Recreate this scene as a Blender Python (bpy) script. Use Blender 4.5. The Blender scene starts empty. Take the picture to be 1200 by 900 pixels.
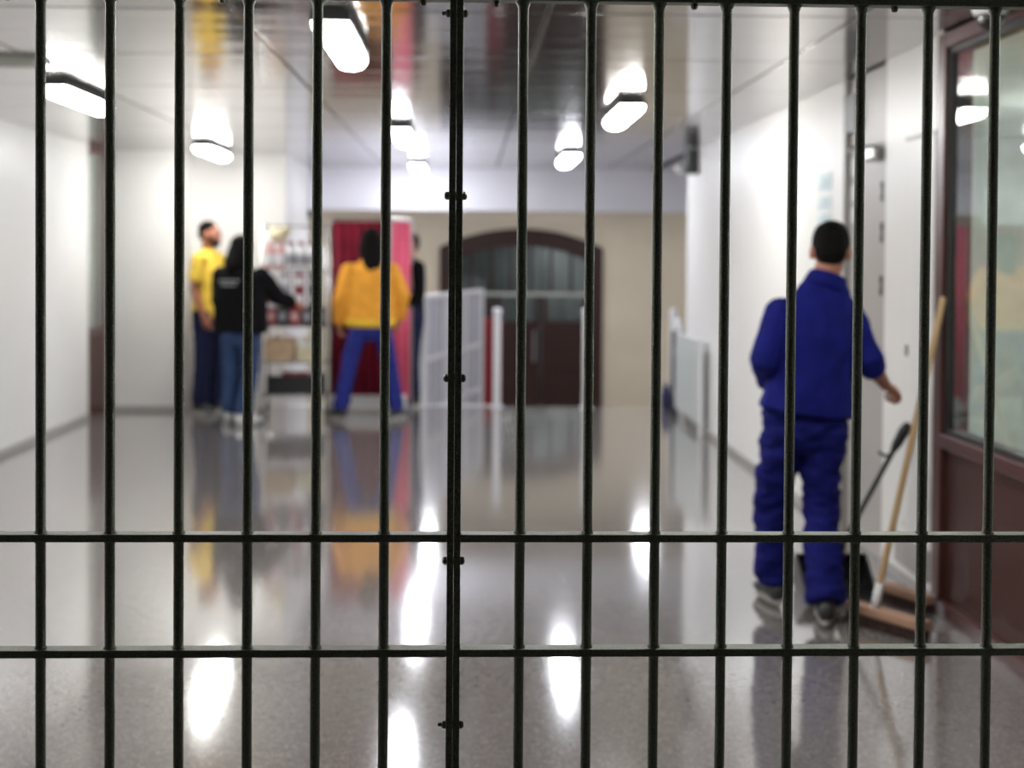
import bpy, math, random
from mathutils import Vector, Matrix, Euler, noise
random.seed(7)
sc = bpy.context.scene
COL = sc.collection
PI = math.pi

# ------------------------------------------------------------ camera, world, exposure
cd = bpy.data.cameras.new('camera'); cam = bpy.data.objects.new('camera', cd); COL.objects.link(cam)
cam.location = (0, 0, 1.5)
cam.matrix_world = (Matrix.Translation((0, 0, 1.5)) @ Matrix.Rotation(-math.radians(1.9), 4, 'Z')
                    @ Matrix.Rotation(PI/2 - 0.0204, 4, 'X') @ Matrix.Rotation(0.0072, 4, 'Z'))
cd.sensor_width = 36; cd.lens = 1570/1200*36; cd.shift_y = -0.1
cd.clip_start = 0.05; cd.clip_end = 100
cd.dof.use_dof = True; cd.dof.focus_distance = 2.36; cd.dof.aperture_fstop = 2.7; cd.dof.aperture_blades = 0
sc.camera = cam
w = bpy.data.worlds.new('world'); sc.world = w; w.use_nodes = True
w.node_tree.nodes['Background'].inputs[0].default_value = (0.5, 0.5, 0.52, 1)
w.node_tree.nodes['Background'].inputs[1].default_value = 0.05
sc.view_settings.view_transform = 'Standard'; sc.view_settings.look = 'None'
sc.view_settings.gamma = 1; sc.view_settings.use_curve_mapping = False
sc.view_settings.exposure = 0.95
LAMP = 30.0          # lamp radiance

# ------------------------------------------------------------ materials
def srgb(r, g, b):
    f = lambda c: (c/255/12.92) if c <= 10 else ((c/255+0.055)/1.055)**2.4
    return (f(r), f(g), f(b), 1)

def mat(name, col, rough=0.5, metal=0.0, var=0.08, scale=8.0, bump=0.0, bscale=40.0, stretch=None, coat=0.0, spec=0.5,
        sheen=0.0, wave=None):
    m = bpy.data.materials.new(name); m.use_nodes = True
    nt = m.node_tree; b = nt.nodes['Principled BSDF']
    b.inputs['Roughness'].default_value = rough; b.inputs['Metallic'].default_value = metal
    b.inputs['Coat Weight'].default_value = coat; b.inputs['Specular IOR Level'].default_value = spec
    if sheen: b.inputs['Sheen Weight'].default_value = sheen
    tc = nt.nodes.new('ShaderNodeTexCoord'); mp = nt.nodes.new('ShaderNodeMapping')
    nt.links.new(tc.outputs['Object'], mp.inputs[0])
    if stretch: mp.inputs['Scale'].default_value = stretch
    n = nt.nodes.new('ShaderNodeTexNoise'); n.inputs['Scale'].default_value = scale; n.inputs['Detail'].default_value = 5
    nt.links.new(mp.outputs[0], n.inputs['Vector'])
    r = nt.nodes.new('ShaderNodeValToRGB'); c = col
    r.color_ramp.elements[0].color = tuple(x*(1-var) for x in c[:3])+(1,)
    r.color_ramp.elements[1].color = tuple(min(1, x*(1+var)) for x in c[:3])+(1,)
    r.color_ramp.elements[0].position = .3; r.color_ramp.elements[1].position = .7
    nt.links.new(n.outputs[0], r.inputs[0]); nt.links.new(r.outputs[0], b.inputs['Base Color'])
    if bump:
        n2 = nt.nodes.new('ShaderNodeTexNoise'); n2.inputs['Scale'].default_value = bscale; n2.inputs['Detail'].default_value = 4
        nt.links.new(mp.outputs[0], n2.inputs['Vector'])
        bp = nt.nodes.new('ShaderNodeBump'); bp.inputs['Strength'].default_value = bump; bp.inputs['Distance'].default_value = .01
        nt.links.new(n2.outputs[0], bp.inputs['Height']); nt.links.new(bp.outputs[0], b.inputs['Normal'])
    return m

def emis(name, col, s):
    m = bpy.data.materials.new(name); m.use_nodes = True
    b = m.node_tree.nodes['Principled BSDF']
    b.inputs['Base Color'].default_value = (.9, .9, .9, 1)
    b.inputs['Emission Color'].default_value = col; b.inputs['Emission Strength'].default_value = s
    return m

M = {}
M['wall'] = mat('white_wall_paint', (.83, .825, .805, 1), .38, var=.02, scale=1.5, bump=.05, bscale=60)
M['wall_cool_lit'] = mat('white_paint_cool_lit', (.80, .79, .85, 1), .45, var=.02, scale=1.5)  # lavender cast of the far cool lamps put into the white colour
M['grey_paint'] = mat('grey_door_paint', (.43, .41, .39, 1), .4, var=.03, scale=2)
M['tan'] = mat('tan_wall_paint', (.68, .59, .44, 1), .6, var=.07, scale=1.2, bump=.05, bscale=30)
M['near_wall'] = mat('dim_near_wall', (.26, .26, .25, 1), .8)
M['baseboard'] = mat('baseboard_grey', (.40, .385, .37, 1), .35, var=.04)
M['ceil_back'] = mat('ceiling_void_black', (.03, .03, .03, 1), .8)
M['bar'] = mat('dark_green_black_enamel', (.100, .112, .084, 1), .30, metal=.55, var=.35, scale=260, bump=.3, bscale=420)
M['bolt'] = mat('dark_bolt_steel', (.12, .11, .10, 1), .28, metal=.9, var=.2, scale=60)
M['brown'] = mat('dark_brown_frame', (.085, .030, .026, 1), .35, var=.12, scale=10)
M['brown_panel'] = mat('brown_panel_laminate', (.062, .023, .018, 1), .45, var=.08, scale=6, spec=.3)
M['gasket'] = mat('black_gasket', (.02, .02, .02, 1), .5)
M['dark_metal'] = mat('dark_grey_metal', (.05, .055, .055, 1), .4, metal=.3)
M['chrome'] = mat('wire_chrome', (.6, .6, .6, 1), .25, metal=1)
M['steel'] = mat('brushed_steel', (.5, .5, .5, 1), .35, metal=1)
M['white_metal'] = mat('white_powder_coat', (.78, .78, .8, 1), .3, var=.03)
M['white_plastic'] = mat('white_plastic', (.8, .8, .8, 1), .3, var=.02)
M['black_plastic'] = mat('black_plastic', (.015, .015, .016, 1), .4)
M['hinge'] = mat('dark_hinge', (.03, .03, .03, 1), .4, metal=.4)
M['skin'] = mat('skin', srgb(196, 138, 112), .5, var=.06, scale=20, bump=.05, bscale=200)
M['skin_dark'] = mat('skin_tan', srgb(170, 110, 84), .5, var=.06, scale=20, bump=.05, bscale=200)
M['hair'] = mat('black_hair', (.004, .0035, .003, 1), .7, var=.4, scale=60, bump=.5, bscale=180, stretch=(3, 3, .4), spec=.12)
M['blue_cloth'] = mat('royal_blue_workwear', (.006, .009, .155, 1), .85, var=.16, scale=14, bump=.3, bscale=300, spec=.2)
M['blue_trouser'] = mat('royal_blue_trousers', (.006, .008, .125, 1), .85, var=.16, scale=14, bump=.3, bscale=300, spec=.2)
M['orange_cloth'] = mat('orange_fleece', (.84, .37, .045, 1), .85, var=.1, scale=14, bump=.3, bscale=200, spec=.2)
M['yellow_rib'] = mat('yellow_ribbing', (.86, .55, .05, 1), .85, var=.08, scale=30, stretch=(6, 6, .3), spec=.2)
M['yellow_cloth'] = mat('yellow_jersey', (.88, .60, .08, 1), .85, var=.08, scale=14, spec=.2)
M['black_cloth'] = mat('black_fleece', (.005, .005, .006, 1), .9, var=.2, scale=14, spec=.15)
M['jeans'] = mat('blue_denim', (.035, .065, .15, 1), .85, var=.25, scale=12, spec=.2)
M['navy'] = mat('navy_trousers', (.012, .016, .05, 1), .85, var=.15, spec=.2)
M['indigo'] = mat('indigo_trousers', (.022, .03, .20, 1), .85, var=.15, spec=.2)
M['shoe'] = mat('dark_shoe_leather', (.03, .03, .033, 1), .5)
M['shoe_white'] = mat('white_shoe', (.75, .75, .74, 1), .5)
M['sole'] = mat('grey_rubber_sole', (.35, .34, .32, 1), .7)
M['eye'] = mat('eye_white', (.7, .68, .65, 1), .3)
M['iris'] = mat('eye_iris', (.03, .015, .01, 1), .2)
M['lip'] = mat('lips', srgb(150, 90, 82), .5)
M['wood'] = mat('pale_broom_handle_wood', (.52, .34, .17, 1), .45, var=.15, scale=20, stretch=(1, 1, .1))
M['wood_block'] = mat('broom_block_wood', (.42, .24, .16, 1), .5, var=.15, scale=20, stretch=(.2, 1, 1))
M['bristle'] = mat('dark_bristles', (.05, .025, .02, 1), .8, var=.3, scale=60)
M['red_curtain'] = mat('crimson_curtain', (.22, .008, .028, 1), .7, var=.12, scale=8, spec=.3)
M['pink_curtain'] = mat('rose_pink_curtain', (.80, .13, .22, 1), .7, var=.08, scale=8, spec=.3)
M['red_plastic'] = mat('dark_red_plastic', (.20, .006, .015, 1), .4)
M['blue_bag'] = mat('dark_blue_nylon', (.01, .012, .07, 1), .6)
M['arch_wood'] = mat('arch_dark_wood', (.035, .014, .010, 1), .5, var=.2, scale=6, stretch=(6, 1, .5), spec=.3)
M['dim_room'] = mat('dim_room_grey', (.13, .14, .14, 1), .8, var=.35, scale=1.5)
M['booth_wall'] = mat('pale_green_wall', (.78, .83, .79, 1), .6)
M['paper_blue'] = mat('pale_blue_print', (.62, .74, .78, 1), .6, var=.1, scale=25)
M['paper'] = mat('white_paper', (.78, .79, .80, 1), .6, var=.04, scale=20)
M['ink'] = mat('grey_print', (.45, .5, .52, 1), .6)
M['print_grey'] = mat('faded_back_print', (.32, .32, .33, 1), .7, var=.4, scale=60)
M['vent'] = mat('vent_grey_green', (.42, .43, .38, 1), .4)
M['pk_red'] = mat('pack_red', (.22, .025, .03, 1), .5, var=.3, scale=25)
M['infill'] = mat('railing_infill_grey', (.42, .41, .47, 1), .5)
M['pk_dark'] = mat('pack_dark', (.025, .022, .025, 1), .5, var=.3, scale=25)
M['pk_pink'] = mat('pack_pink', (.62, .36, .36, 1), .4, var=.25, scale=25)
M['pk_white'] = mat('pack_white', (.75, .75, .76, 1), .4, var=.15, scale=25)
M['pk_tan'] = mat('pack_tan', (.50, .36, .22, 1), .6, var=.25, scale=25)
M['pk_yellow'] = mat('pack_yellow', (.65, .58, .38, 1), .5, var=.25, scale=25)
M['pk_grey'] = mat('pack_grey', (.30, .30, .33, 1), .5, var=.25, scale=25)
M['lamp'] = emis('lamp_diffuser_lit', (1, .985, .95, 1), LAMP)
M['lamp_cool'] = emis('lamp_diffuser_lit_cool', (.90, .92, 1, 1), LAMP)
M['ledball'] = mat('ball_white', (.8, .8, .8, 1), .15)

def glass(name, col, rough=0.0, alpha=None):
    m = bpy.data.materials.new(name); m.use_nodes = True
    b = m.node_tree.nodes['Principled BSDF']
    b.inputs['Base Color'].default_value = col; b.inputs['Transmission Weight'].default_value = 1
    b.inputs['Roughness'].default_value = rough; b.inputs['IOR'].default_value = 1.5
    return m
M['glass'] = glass('tinted_glass', (.90, .97, .93, 1))
M['frost'] = glass('frosted_glass', (.80, .86, .83, 1), .35)
M['frost'].node_tree.nodes['Principled BSDF'].inputs['Transmission Weight'].default_value = .35
M['bottle_clear'] = glass('clear_plastic', (.9, .92, .95, 1), .15)

# terrazzo
m = bpy.data.materials.new('polished_terrazzo'); m.use_nodes = True; nt = m.node_tree; b = nt.nodes['Principled BSDF']
tc = nt.nodes.new('ShaderNodeTexCoord')
def N(t, **k):
    n = nt.nodes.new(t)
    for a, v in k.items():
        if a in n.inputs: n.inputs[a].default_value = v
    return n
v1 = N('ShaderNodeTexVoronoi', Scale=105.0); v2 = N('ShaderNodeTexNoise', Scale=38.0, Detail=6.0); v3 = N('ShaderNodeTexNoise', Scale=1.2, Detail=3.0)
for v in (v1, v2, v3): nt.links.new(tc.outputs['Object'], v.inputs['Vector'])
r1 = N('ShaderNodeValToRGB'); r1.color_ramp.elements[0].color = (.55, .53, .50, 1); r1.color_ramp.elements[1].color = (.205, .192, .187, 1)
r1.color_ramp.elements[0].position = .12; r1.color_ramp.elements[1].position = .32
nt.links.new(v1.outputs['Distance'], r1.inputs[0])
r2 = N('ShaderNodeValToRGB'); r2.color_ramp.elements[0].color = (.86, .84, .83, 1); r2.color_ramp.elements[1].color = (1.14, 1.12, 1.10, 1)
r2.color_ramp.elements[0].position = .35; r2.color_ramp.elements[1].position = .68
nt.links.new(v2.outputs[0], r2.inputs[0])
mx = nt.nodes.new('ShaderNodeMix'); mx.data_type = 'RGBA'; mx.blend_type = 'MULTIPLY'; mx.inputs[0].default_value = 1
nt.links.new(r1.outputs[0], mx.inputs[6]); nt.links.new(r2.outputs[0], mx.inputs[7])
nt.links.new(mx.outputs[2], b.inputs['Base Color'])
mr = N('ShaderNodeMapRange'); mr.inputs['To Min'].default_value = .075; mr.inputs['To Max'].default_value = .13
nt.links.new(v3.outputs[0], mr.inputs[0]); nt.links.new(mr.outputs[0], b.inputs['Roughness'])
b.inputs['IOR'].default_value = 1.7; b.inputs['Coat Weight'].default_value = .8; b.inputs['Coat Roughness'].default_value = .085
M['floor'] = m
# glossy ceiling trays
m = bpy.data.materials.new('glossy_ceiling_tray'); m.use_nodes = True; nt = m.node_tree; b = nt.nodes['Principled BSDF']
b.inputs['Base Color'].default_value = (.43, .415, .405, 1); b.inputs['Metallic'].default_value = .9; b.inputs['Roughness'].default_value = .11
tc = nt.nodes.new('ShaderNodeTexCoord'); mp = nt.nodes.new('ShaderNodeMapping'); mp.inputs['Scale'].default_value = (.35, 3.2, 1)
g = nt.nodes.new('ShaderNodeNewGeometry')
nt.links.new(g.outputs['Position'], mp.inputs[0])
n = nt.nodes.new('ShaderNodeTexNoise'); n.inputs['Scale'].default_value = 1.6; n.inputs['Detail'].default_value = 3
nt.links.new(mp.outputs[0], n.inputs['Vector'])
bp = nt.nodes.new('ShaderNodeBump'); bp.inputs['Strength'].default_value = .35; bp.inputs['Distance'].default_value = .012
nt.links.new(n.outputs[0], bp.inputs['Height']); nt.links.new(bp.outputs[0], b.inputs['Normal'])
M['ceiling'] = m

# ------------------------------------------------------------ mesh helpers
class MB:
    def __init__(s): s.v = []; s.f = []
    def box(s, x0, x1, y0, y1, z0, z1, mt=None):
        P = [Vector(p) for p in ((x0,y0,z0),(x1,y0,z0),(x1,y1,z0),(x0,y1,z0),(x0,y0,z1),(x1,y0,z1),(x1,y1,z1),(x0,y1,z1))]
        if mt: P = [mt @ p for p in P]
        k = len(s.v); s.v += P
        s.f += [tuple(k+i for i in q) for q in ((0,3,2,1),(4,5,6,7),(0,1,5,4),(1,2,6,5),(2,3,7,6),(3,0,4,7))]
        return s
    def prism(s, pts, z0, z1, mt=None):
        k = len(s.v); n = len(pts)
        P = [Vector((x, y, z0)) for x, y in pts]+[Vector((x, y, z1)) for x, y in pts]
        if mt: P = [mt @ p for p in P]
        s.v += P
        s.f += [tuple(k+i for i in reversed(range(n))), tuple(k+n+i for i in range(n))]
        s.f += [(k+i, k+(i+1) % n, k+n+(i+1) % n, k+n+i) for i in range(n)]
        return s
    def loft(s, pts, rad, seg=12, side=(1, 0, 0), rnd=True, ends=(True, True)):
        pts = [Vector(p) for p in pts]; rad = [(r, r) if not isinstance(r, (tuple, list)) else tuple(r) for r in rad]
        T = []
        for i in range(len(pts)):
            a = pts[max(i-1, 0)]; b = pts[min(i+1, len(pts)-1)]; T.append((b-a).normalized())
        P = []; R = []; TT = []
        if rnd and ends[0]:
            rr = min(rad[0])
            for a in (.15, .5, .85): P.append(pts[0]-T[0]*rr*math.cos(a*PI/2)*.9); R.append(tuple(q*math.sin(a*PI/2) for q in rad[0])); TT.append(T[0])
        P += pts; R += rad; TT += T
        if rnd and ends[1]:
            rr = min(rad[-1])
            for a in (.85, .5, .15): P.append(pts[-1]+T[-1]*rr*math.cos(a*PI/2)*.9); R.append(tuple(q*math.sin(a*PI/2) for q in rad[-1])); TT.append(T[-1])
        k = len(s.v); sd = Vector(side)
        for p, r, t in zip(P, R, TT):
            u = sd - t*sd.dot(t)
            if u.length < .05: u = Vector((0, 1, 0)) - t*t.y
            u.normalize(); ww = t.cross(u)
            for j in range(seg):
                a = 2*PI*j/seg; s.v.append(p+u*r[0]*math.cos(a)+ww*r[1]*math.sin(a))
        n = len(P)
        for i in range(n-1):
            for j in range(seg):
                s.f.append((k+i*seg+j, k+i*seg+(j+1) % seg, k+(i+1)*seg+(j+1) % seg, k+(i+1)*seg+j))
        s.f.append(tuple(k+j for j in reversed(range(seg)))); s.f.append(tuple(k+(n-1)*seg+j for j in range(seg)))
        return s
    def ell(s, c, r, mt=None, seg=16, rings=10):
        k = len(s.v); c = Vector(c)
        P = [Vector((0, 0, -r[2]))]
        for i in range(1, rings):
            a = -PI/2+PI*i/rings
            for j in range(seg):
                q = 2*PI*j/seg; P.append(Vector((r[0]*math.cos(a)*math.cos(q), r[1]*math.cos(a)*math.sin(q), r[2]*math.sin(a))))
        P.append(Vector((0, 0, r[2])))
        P = [c+p for p in P]
        if mt: P = [mt @ p for p in P]
        s.v += P; e = k+len(P)-1
        for j in range(seg):
            s.f.append((k, k+1+(j+1) % seg, k+1+j)); s.f.append((e, e-seg+j, e-seg+(j+1) % seg))
        for i in range(rings-2):
            for j in range(seg):
                s.f.append((k+1+i*seg+j, k+1+i*seg+(j+1) % seg, k+1+(i+1)*seg+(j+1) % seg, k+1+(i+1)*seg+j))
        return s
    def lathe(s, prof, c=(0, 0, 0), seg=20, mt=None):
        k = len(s.v); P = []
        for r, z in prof:
            for j in range(seg):
                a = 2*PI*j/seg; P.append(Vector((c[0]+r*math.cos(a), c[1]+r*math.sin(a), c[2]+z)))
        if mt: P = [mt @ p for p in P]
        s.v += P; n = len(prof)
        for i in range(n-1):
            for j in range(seg):
                s.f.append((k+i*seg+j, k+i*seg+(j+1) % seg, k+(i+1)*seg+(j+1) % seg, k+(i+1)*seg+j))
        s.f.append(tuple(k+j for j in reversed(range(seg)))); s.f.append(tuple(k+(n-1)*seg+j for j in range(seg)))
        return s
    def xf(s, mt): s.v = [mt @ p for p in s.v]; return s
    def mesh(s, name, mt=None, smooth=False):
        me = bpy.data.meshes.new(name); me.from_pydata([tuple(p) for p in s.v], [], s.f); me.update()
        if mt: me.materials.append(mt)
        if smooth: me.polygons.foreach_set('use_smooth', [True]*len(me.polygons))
        return me
    def build(s, name, mt, parent=None, smooth=False, bevel=0.0):
        me = s.mesh(name, mt, smooth)
        return link(name, me, parent, bevel)

def link(name, me, parent=None, bevel=0.0):
    o = bpy.data.objects.new(name, me); COL.objects.link(o)
    if parent: o.parent = parent
    if bevel:
        b = o.modifiers.new('bevel', 'BEVEL'); b.width = bevel; b.segments = 2; b.limit_method = 'ANGLE'
    return o

def thing(name, label, cat, loc=(0, 0, 0), rz=0, group=None):
    o = bpy.data.objects.new(name, None); COL.objects.link(o); o.location = loc; o.rotation_euler = (0, 0, rz)
    o.empty_display_size = .1
    return tag(o, label, cat, group)
def tag(o, label, cat, group=None):
    o['label'] = label; o['category'] = cat
    if group: o['group'] = group
    return o
def struct(o): o['kind'] = 'structure'; return o
def sempty(name, loc=(0, 0, 0)):
    o = bpy.data.objects.new(name, None); COL.objects.link(o); o.location = loc; return struct(o)

def remesh(mb, voxel, smooth_it=2, folds=0, fscale=(6, 6, 6), extra=None, seed=0.0):
    """voxel-fuse overlapping lofts into one continuous skin, relax it, add cloth folds"""
    me = mb.mesh('tmp'); o = bpy.data.objects.new('tmp', me); COL.objects.link(o)
    r = o.modifiers.new('r', 'REMESH'); r.mode = 'VOXEL'; r.voxel_size = voxel
    if smooth_it:
        sm = o.modifiers.new('s', 'SMOOTH'); sm.iterations = smooth_it; sm.factor = .6
    bpy.context.view_layer.update()
    dg = bpy.context.evaluated_depsgraph_get(); ev = o.evaluated_get(dg)
    out = bpy.data.meshes.new_from_object(ev)
    bpy.data.objects.remove(o); bpy.data.meshes.remove(me)
    if folds:
        nn = [v.normal.copy() for v in out.vertices]
        for v, nr in zip(out.vertices, nn):
            p = Vector((v.co.x*fscale[0]+seed, v.co.y*fscale[1], v.co.z*fscale[2]))
            d = noise.noise(p)+.5*noise.noise(p*2.1)
            ridge = 1-abs(noise.noise(p*1.3+Vector((9, 3, 1))))*2
            v.co += nr*folds*(d*.7+ridge*.5-.3)
    if extra:  # join additional chains (fingers) into the same mesh
        vs = [tuple(v.co) for v in out.vertices]; fs = [tuple(p.vertices) for p in out.polygons]; k = len(vs)
        vs += [tuple(p) for p in extra.v]; fs += [tuple(k+i for i in f) for f in extra.f]
        bpy.data.meshes.remove(out); out = bpy.data.meshes.new('m'); out.from_pydata(vs, [], fs); out.update()
    out.polygons.foreach_set('use_smooth', [True]*len(out.polygons))
    return out

# ------------------------------------------------------------ setting
XL, XR, ZC = -3.39, 2.02, 2.45
fl = struct(MB().box(-3.6, 5.2, -2, 13.17, -.12, 0).build('floor', M['floor']))
fl2 = struct(MB().box(-5.2, 5.2, 13.3, 20.4, -1.35, -1.2).build('floor_lower', M['floor']))
st = sempty('stairs')
for i in range(5):
    MB().box(.36, 1.96, 13.17+i*.28, 13.17+(i+1)*.28, -1.2, -.2*(i+1)).build('step', M['floor'], st)
struct(MB().box(-5.2, .36, 13.17, 13.30, -1.35, -.001).build('wall_landing_edge', M['wall']))
struct(MB().box(1.96, 5.2, 13.17, 13.30, -1.35, -.001).build('wall_landing_edge', M['wall']))
MBx = MB().box(-3.2, 4.0, 13.17, 13.19, -.03, 0.002)
# walls
struct(MB().box(XL-.15, XL, -2, 12.10, 0, ZC+.1).build('wall_left', M['wall']))
struct(MB().box(XL-.15, -2.69, 12.70, 12.95, 0, ZC+.1).build('wall_pier', M['wall']))
struct(MB().box(-2.95, -1.78, 13.14, 15.0, -1.2, ZC+.1).build('wall_pier_deep', M['wall']))
struct(MB().box(-2.95, -2.69, 12.95, 13.14, 0, ZC+.1).build('wall_pier_return', M['wall']))
wr = MB(); wr.box(XR, XR+.12, 7.17, 12.30, 0, ZC+.1); wr.box(XR, XR+.12, 5.65, 6.43, 0, ZC+.1)
wr.box(XR, XR+.12, -2, 2.9, 0, ZC+.1)
struct(wr.build('wall_right', M['wall']))
struct(MB().box(XR+.12, 5.2, 12.18, 12.30, 0, ZC+.1).build('wall_right_return', M['wall']))
struct(MB().box(-3.6, 2.2, -2.1, -2, 0, ZC+.1).build('wall_near', M['near_wall']))
struct(MB().box(-5.3, 5.3, 20.0, 20.2, 1.5+.42, ZC+.1).box(-5.3, -.42, 20.0, 20.2, -1.2, 1.92).box(2.02, 5.3, 20.0, 20.2, -1.2, 1.92).build('wall_back', M['tan']))
struct(MB().box(-5.3, -5.15, 13.2, 20, -1.3, ZC+.1).build('wall_left_lower', M['wall']))
struct(MB().box(5.15, 5.3, 12.3, 20, -1.3, ZC+.1).build('wall_right_lower', M['wall']))
struct(MB().box(-1.78, 5.15, 15.0, 15.25, 1.985, ZC+.1).build('wall_header', M['wall_cool_lit']))
struct(MB().box(-5.15, -2.95, 13.3, 13.5, -1.2, ZC+.1).build('wall_behind_pier', M['wall']))
# baseboards
struct(MB().box(XL, XL+.012, 2.4, 12.10, 0, .05).build('baseboard_left', M['baseboard'], bevel=.003))
struct(MB().box(XL+.02, -2.69, 12.688, 12.70, 0, .05).build('baseboard_pier', M['baseboard']))
struct(MB().box(XR-.012, XR, 7.2, 12.28, 0, .05).box(XR-.012, XR, 5.68, 6.42, 0, .05).build('baseboard_right', M['baseboard'], bevel=.003))
# ceiling with tray panels
ce = struct(MB().box(-5.3, 5.3, -2.1, 20.3, ZC+.014, ZC+.12).build('ceiling', M['ceil_back']))
pm = {}
def panel(x0, x1, y0, y1):
    key = (round(x1-x0, 3), round(y1-y0, 3))
    if key not in pm:
        w_, d_ = key; g_ = .006
        pm[key] = MB().box(g_, w_-g_, g_, d_-g_, 0, .012).mesh('ceiling_panel', M['ceiling'])
        o = link('ceiling_panel', pm[key], ce, .004)
    else:
        o = link('ceiling_panel', pm[key], ce, .004)
    o.location = (x0, y0, ZC)
xs = [XL, -2.15, -.92, .31, 1.54, XR]
ys = [-2+i*1.22 for i in range(15)]
ys = [y-.03 for y in ys]
for i in range(len(ys)-1):
    for j in range(len(xs)-1):
        panel(xs[j], xs[j+1], ys[i], min(ys[i+1], 15.0))
panel(XR+.1, 5.15, 12.3, 15.0); panel(-5.1, -1.2, 15.25, 20); panel(-1.2, 2, 15.25, 20); panel(2, 5.1, 15.25, 20)

# right glazed wall (window_1): brown frame, dark gasket, tinted pane, lower panel
w1 = sempty('window_1', (XR, 0, 0))
y0, y1 = 2.95, 5.65
MB().box(-.03, .10, y1-.09, y1, 0, 2.44).box(-.03, .10, y0, y0+.09, 0, 2.44).box(-.03, .10, y0+.09, y1-.09, 2.375, 2.44)\
    .box(-.035, .10, y0+.09, y1-.09, .70, .76).build('window_frame', M['brown'], w1, bevel=.006)
MB().box(-.012, .06, y1-.125, y1-.09, .76, 2.375).box(-.012, .06, y0+.09, y0+.125, .76, 2.375).box(-.012, .06, y0+.125, y1-.125, 2.35, 2.375)\
    .box(-.012, .06, y0+.125, y1-.125, .76, .78).build('gasket', M['gasket'], w1)
MB().box(.0, .008, y0+.125, y1-.125, .78, 2.35).build('pane', M['glass'], w1)
MB().box(.0, .06, y0+.09, y1-.09, .06, .70).build('lower_panel', M['brown_panel'], w1, bevel=.003)
MB().box(-.03, .06, y0+.09, y1-.09, 0, .06).build('kick_strip', M['brown'], w1, bevel=.004)
# room behind the pane
struct(MB().box(4.6, 4.7, 2.8, 10.2, 0, ZC).box(XR+.12, 4.7, 10.2, 10.3, 0, ZC).box(XR+.12, 4.7, 2.7, 2.8, 0, ZC).build('wall_booth', M['booth_wall']))
struct(MB().box(XR+.12, 4.6, 2.8, 10.2, ZC-.02, ZC+.0).build('ceiling_booth', M['booth_wall']))
# left glazed piece (window_2)
w2 = sempty('window_2', (XL, 0, 0))
MB().box(-.15, .002, 12.10, 12.70, .74, .80).box(-.15, .0, 12.10, 12.12, 0, ZC).box(-.15, .002, 12.62, 12.70, 0, ZC).box(-.15, .002, 12.12, 12.62, ZC-.06, ZC).build('window_frame', M['brown'], w2, bevel=.004)
MB().box(-.012, -.004, 12.12, 12.62, .80, ZC-.06).build('pane', M['glass'], w2)
MB().box(-.12, -.002, 12.12, 12.62, 0, .74).build('lower_panel', M['brown_panel'], w2)
MB().box(-.149, -.10, 12.12, 12.62, .8, ZC-.06).build('blind', M['booth_wall'], w2)

# door_1: grey service door in the right wall, with closer, hinges, vent grille
d1 = sempty('door_1', (XR, 0, 0))
MB().box(.03, .08, 6.46, 7.14, 0, 2.06).build('door_leaf', M['grey_paint'], d1, bevel=.003)
MB().box(.03, .08, 6.46, 7.14, 2.09, ZC).build('transom_panel', M['grey_paint'], d1, bevel=.003)
MB().box(0, .10, 6.43, 6.46, 0, ZC).box(0, .10, 7.14, 7.17, 0, ZC).box(.01, .10, 6.46, 7.14, 2.06, 2.09).build('door_frame', M['grey_paint'], d1, bevel=.002)
for z in (1.82, 1.62, 1.36):
    MB().lathe([(.0, -.05), (.014, -.048), (.014, -.012), (.010, -.01), (.010, .01), (.014, .012), (.014, .048), (0, .05)], (0.012, 6.50, z), 12)\
        .box(.018, .034, 6.47, 6.53, z-.045, z+.045).build('hinge', M['hinge'], d1)
MB().box(-.045, .03, 6.50, 6.72, 1.98, 2.04).build('door_closer', M['steel'], d1, bevel=.008)
MB().loft([(-.02, 6.55, 2.045), (-.09, 6.75, 2.05), (.02, 6.95, 2.075)], [.008]*3, 8).build('closer_arm', M['dark_metal'], d1)
vg = MB().box(.0, .03, 6.93, 7.16, 2.16, 2.36)
for i in range(7): vg.box(-.008, 0, 6.945, 7.145, 2.18+i*.025, 2.19+i*.025)
vg.build('vent_grille', M['dark_metal'], d1)
MB().loft([(.01, 7.05, 1.02), (-.05, 7.05, 1.02), (-.05, 6.95, 1.02)], [.009]*3, 8).box(.02, .034, 7.02, 7.08, .95, 1.09).build('door_handle', M['steel'], d1)
# door_2: flush cabinet door next to the window frame
d2 = sempty('door_2', (XR, 0, 0))
MB().box(-.012, 0, 5.72, 6.09, .28, 2.03).build('door_leaf', M['wall'], d2, bevel=.004)
MB().box(-.006, 0, 5.705, 5.718, .27, 2.045).box(-.006, 0, 6.092, 6.105, .27, 2.045).box(-.014, 0, 5.705, 6.105, 2.032, 2.05).build('door_frame', M['grey_paint'], d2)
lv = MB().box(-.008, 0, 5.74, 6.2, .08, .22)
for i in range(5): lv.box(-.014, -.004, 5.75, 6.19, .09+i*.026, .103+i*.026)
lv.build('louvre', M['baseboard'], d2)
MB().box(-.02, 0, 6.03, 6.06, 1.05, 1.1).build('lock_plate', M['steel'], d2)

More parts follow.
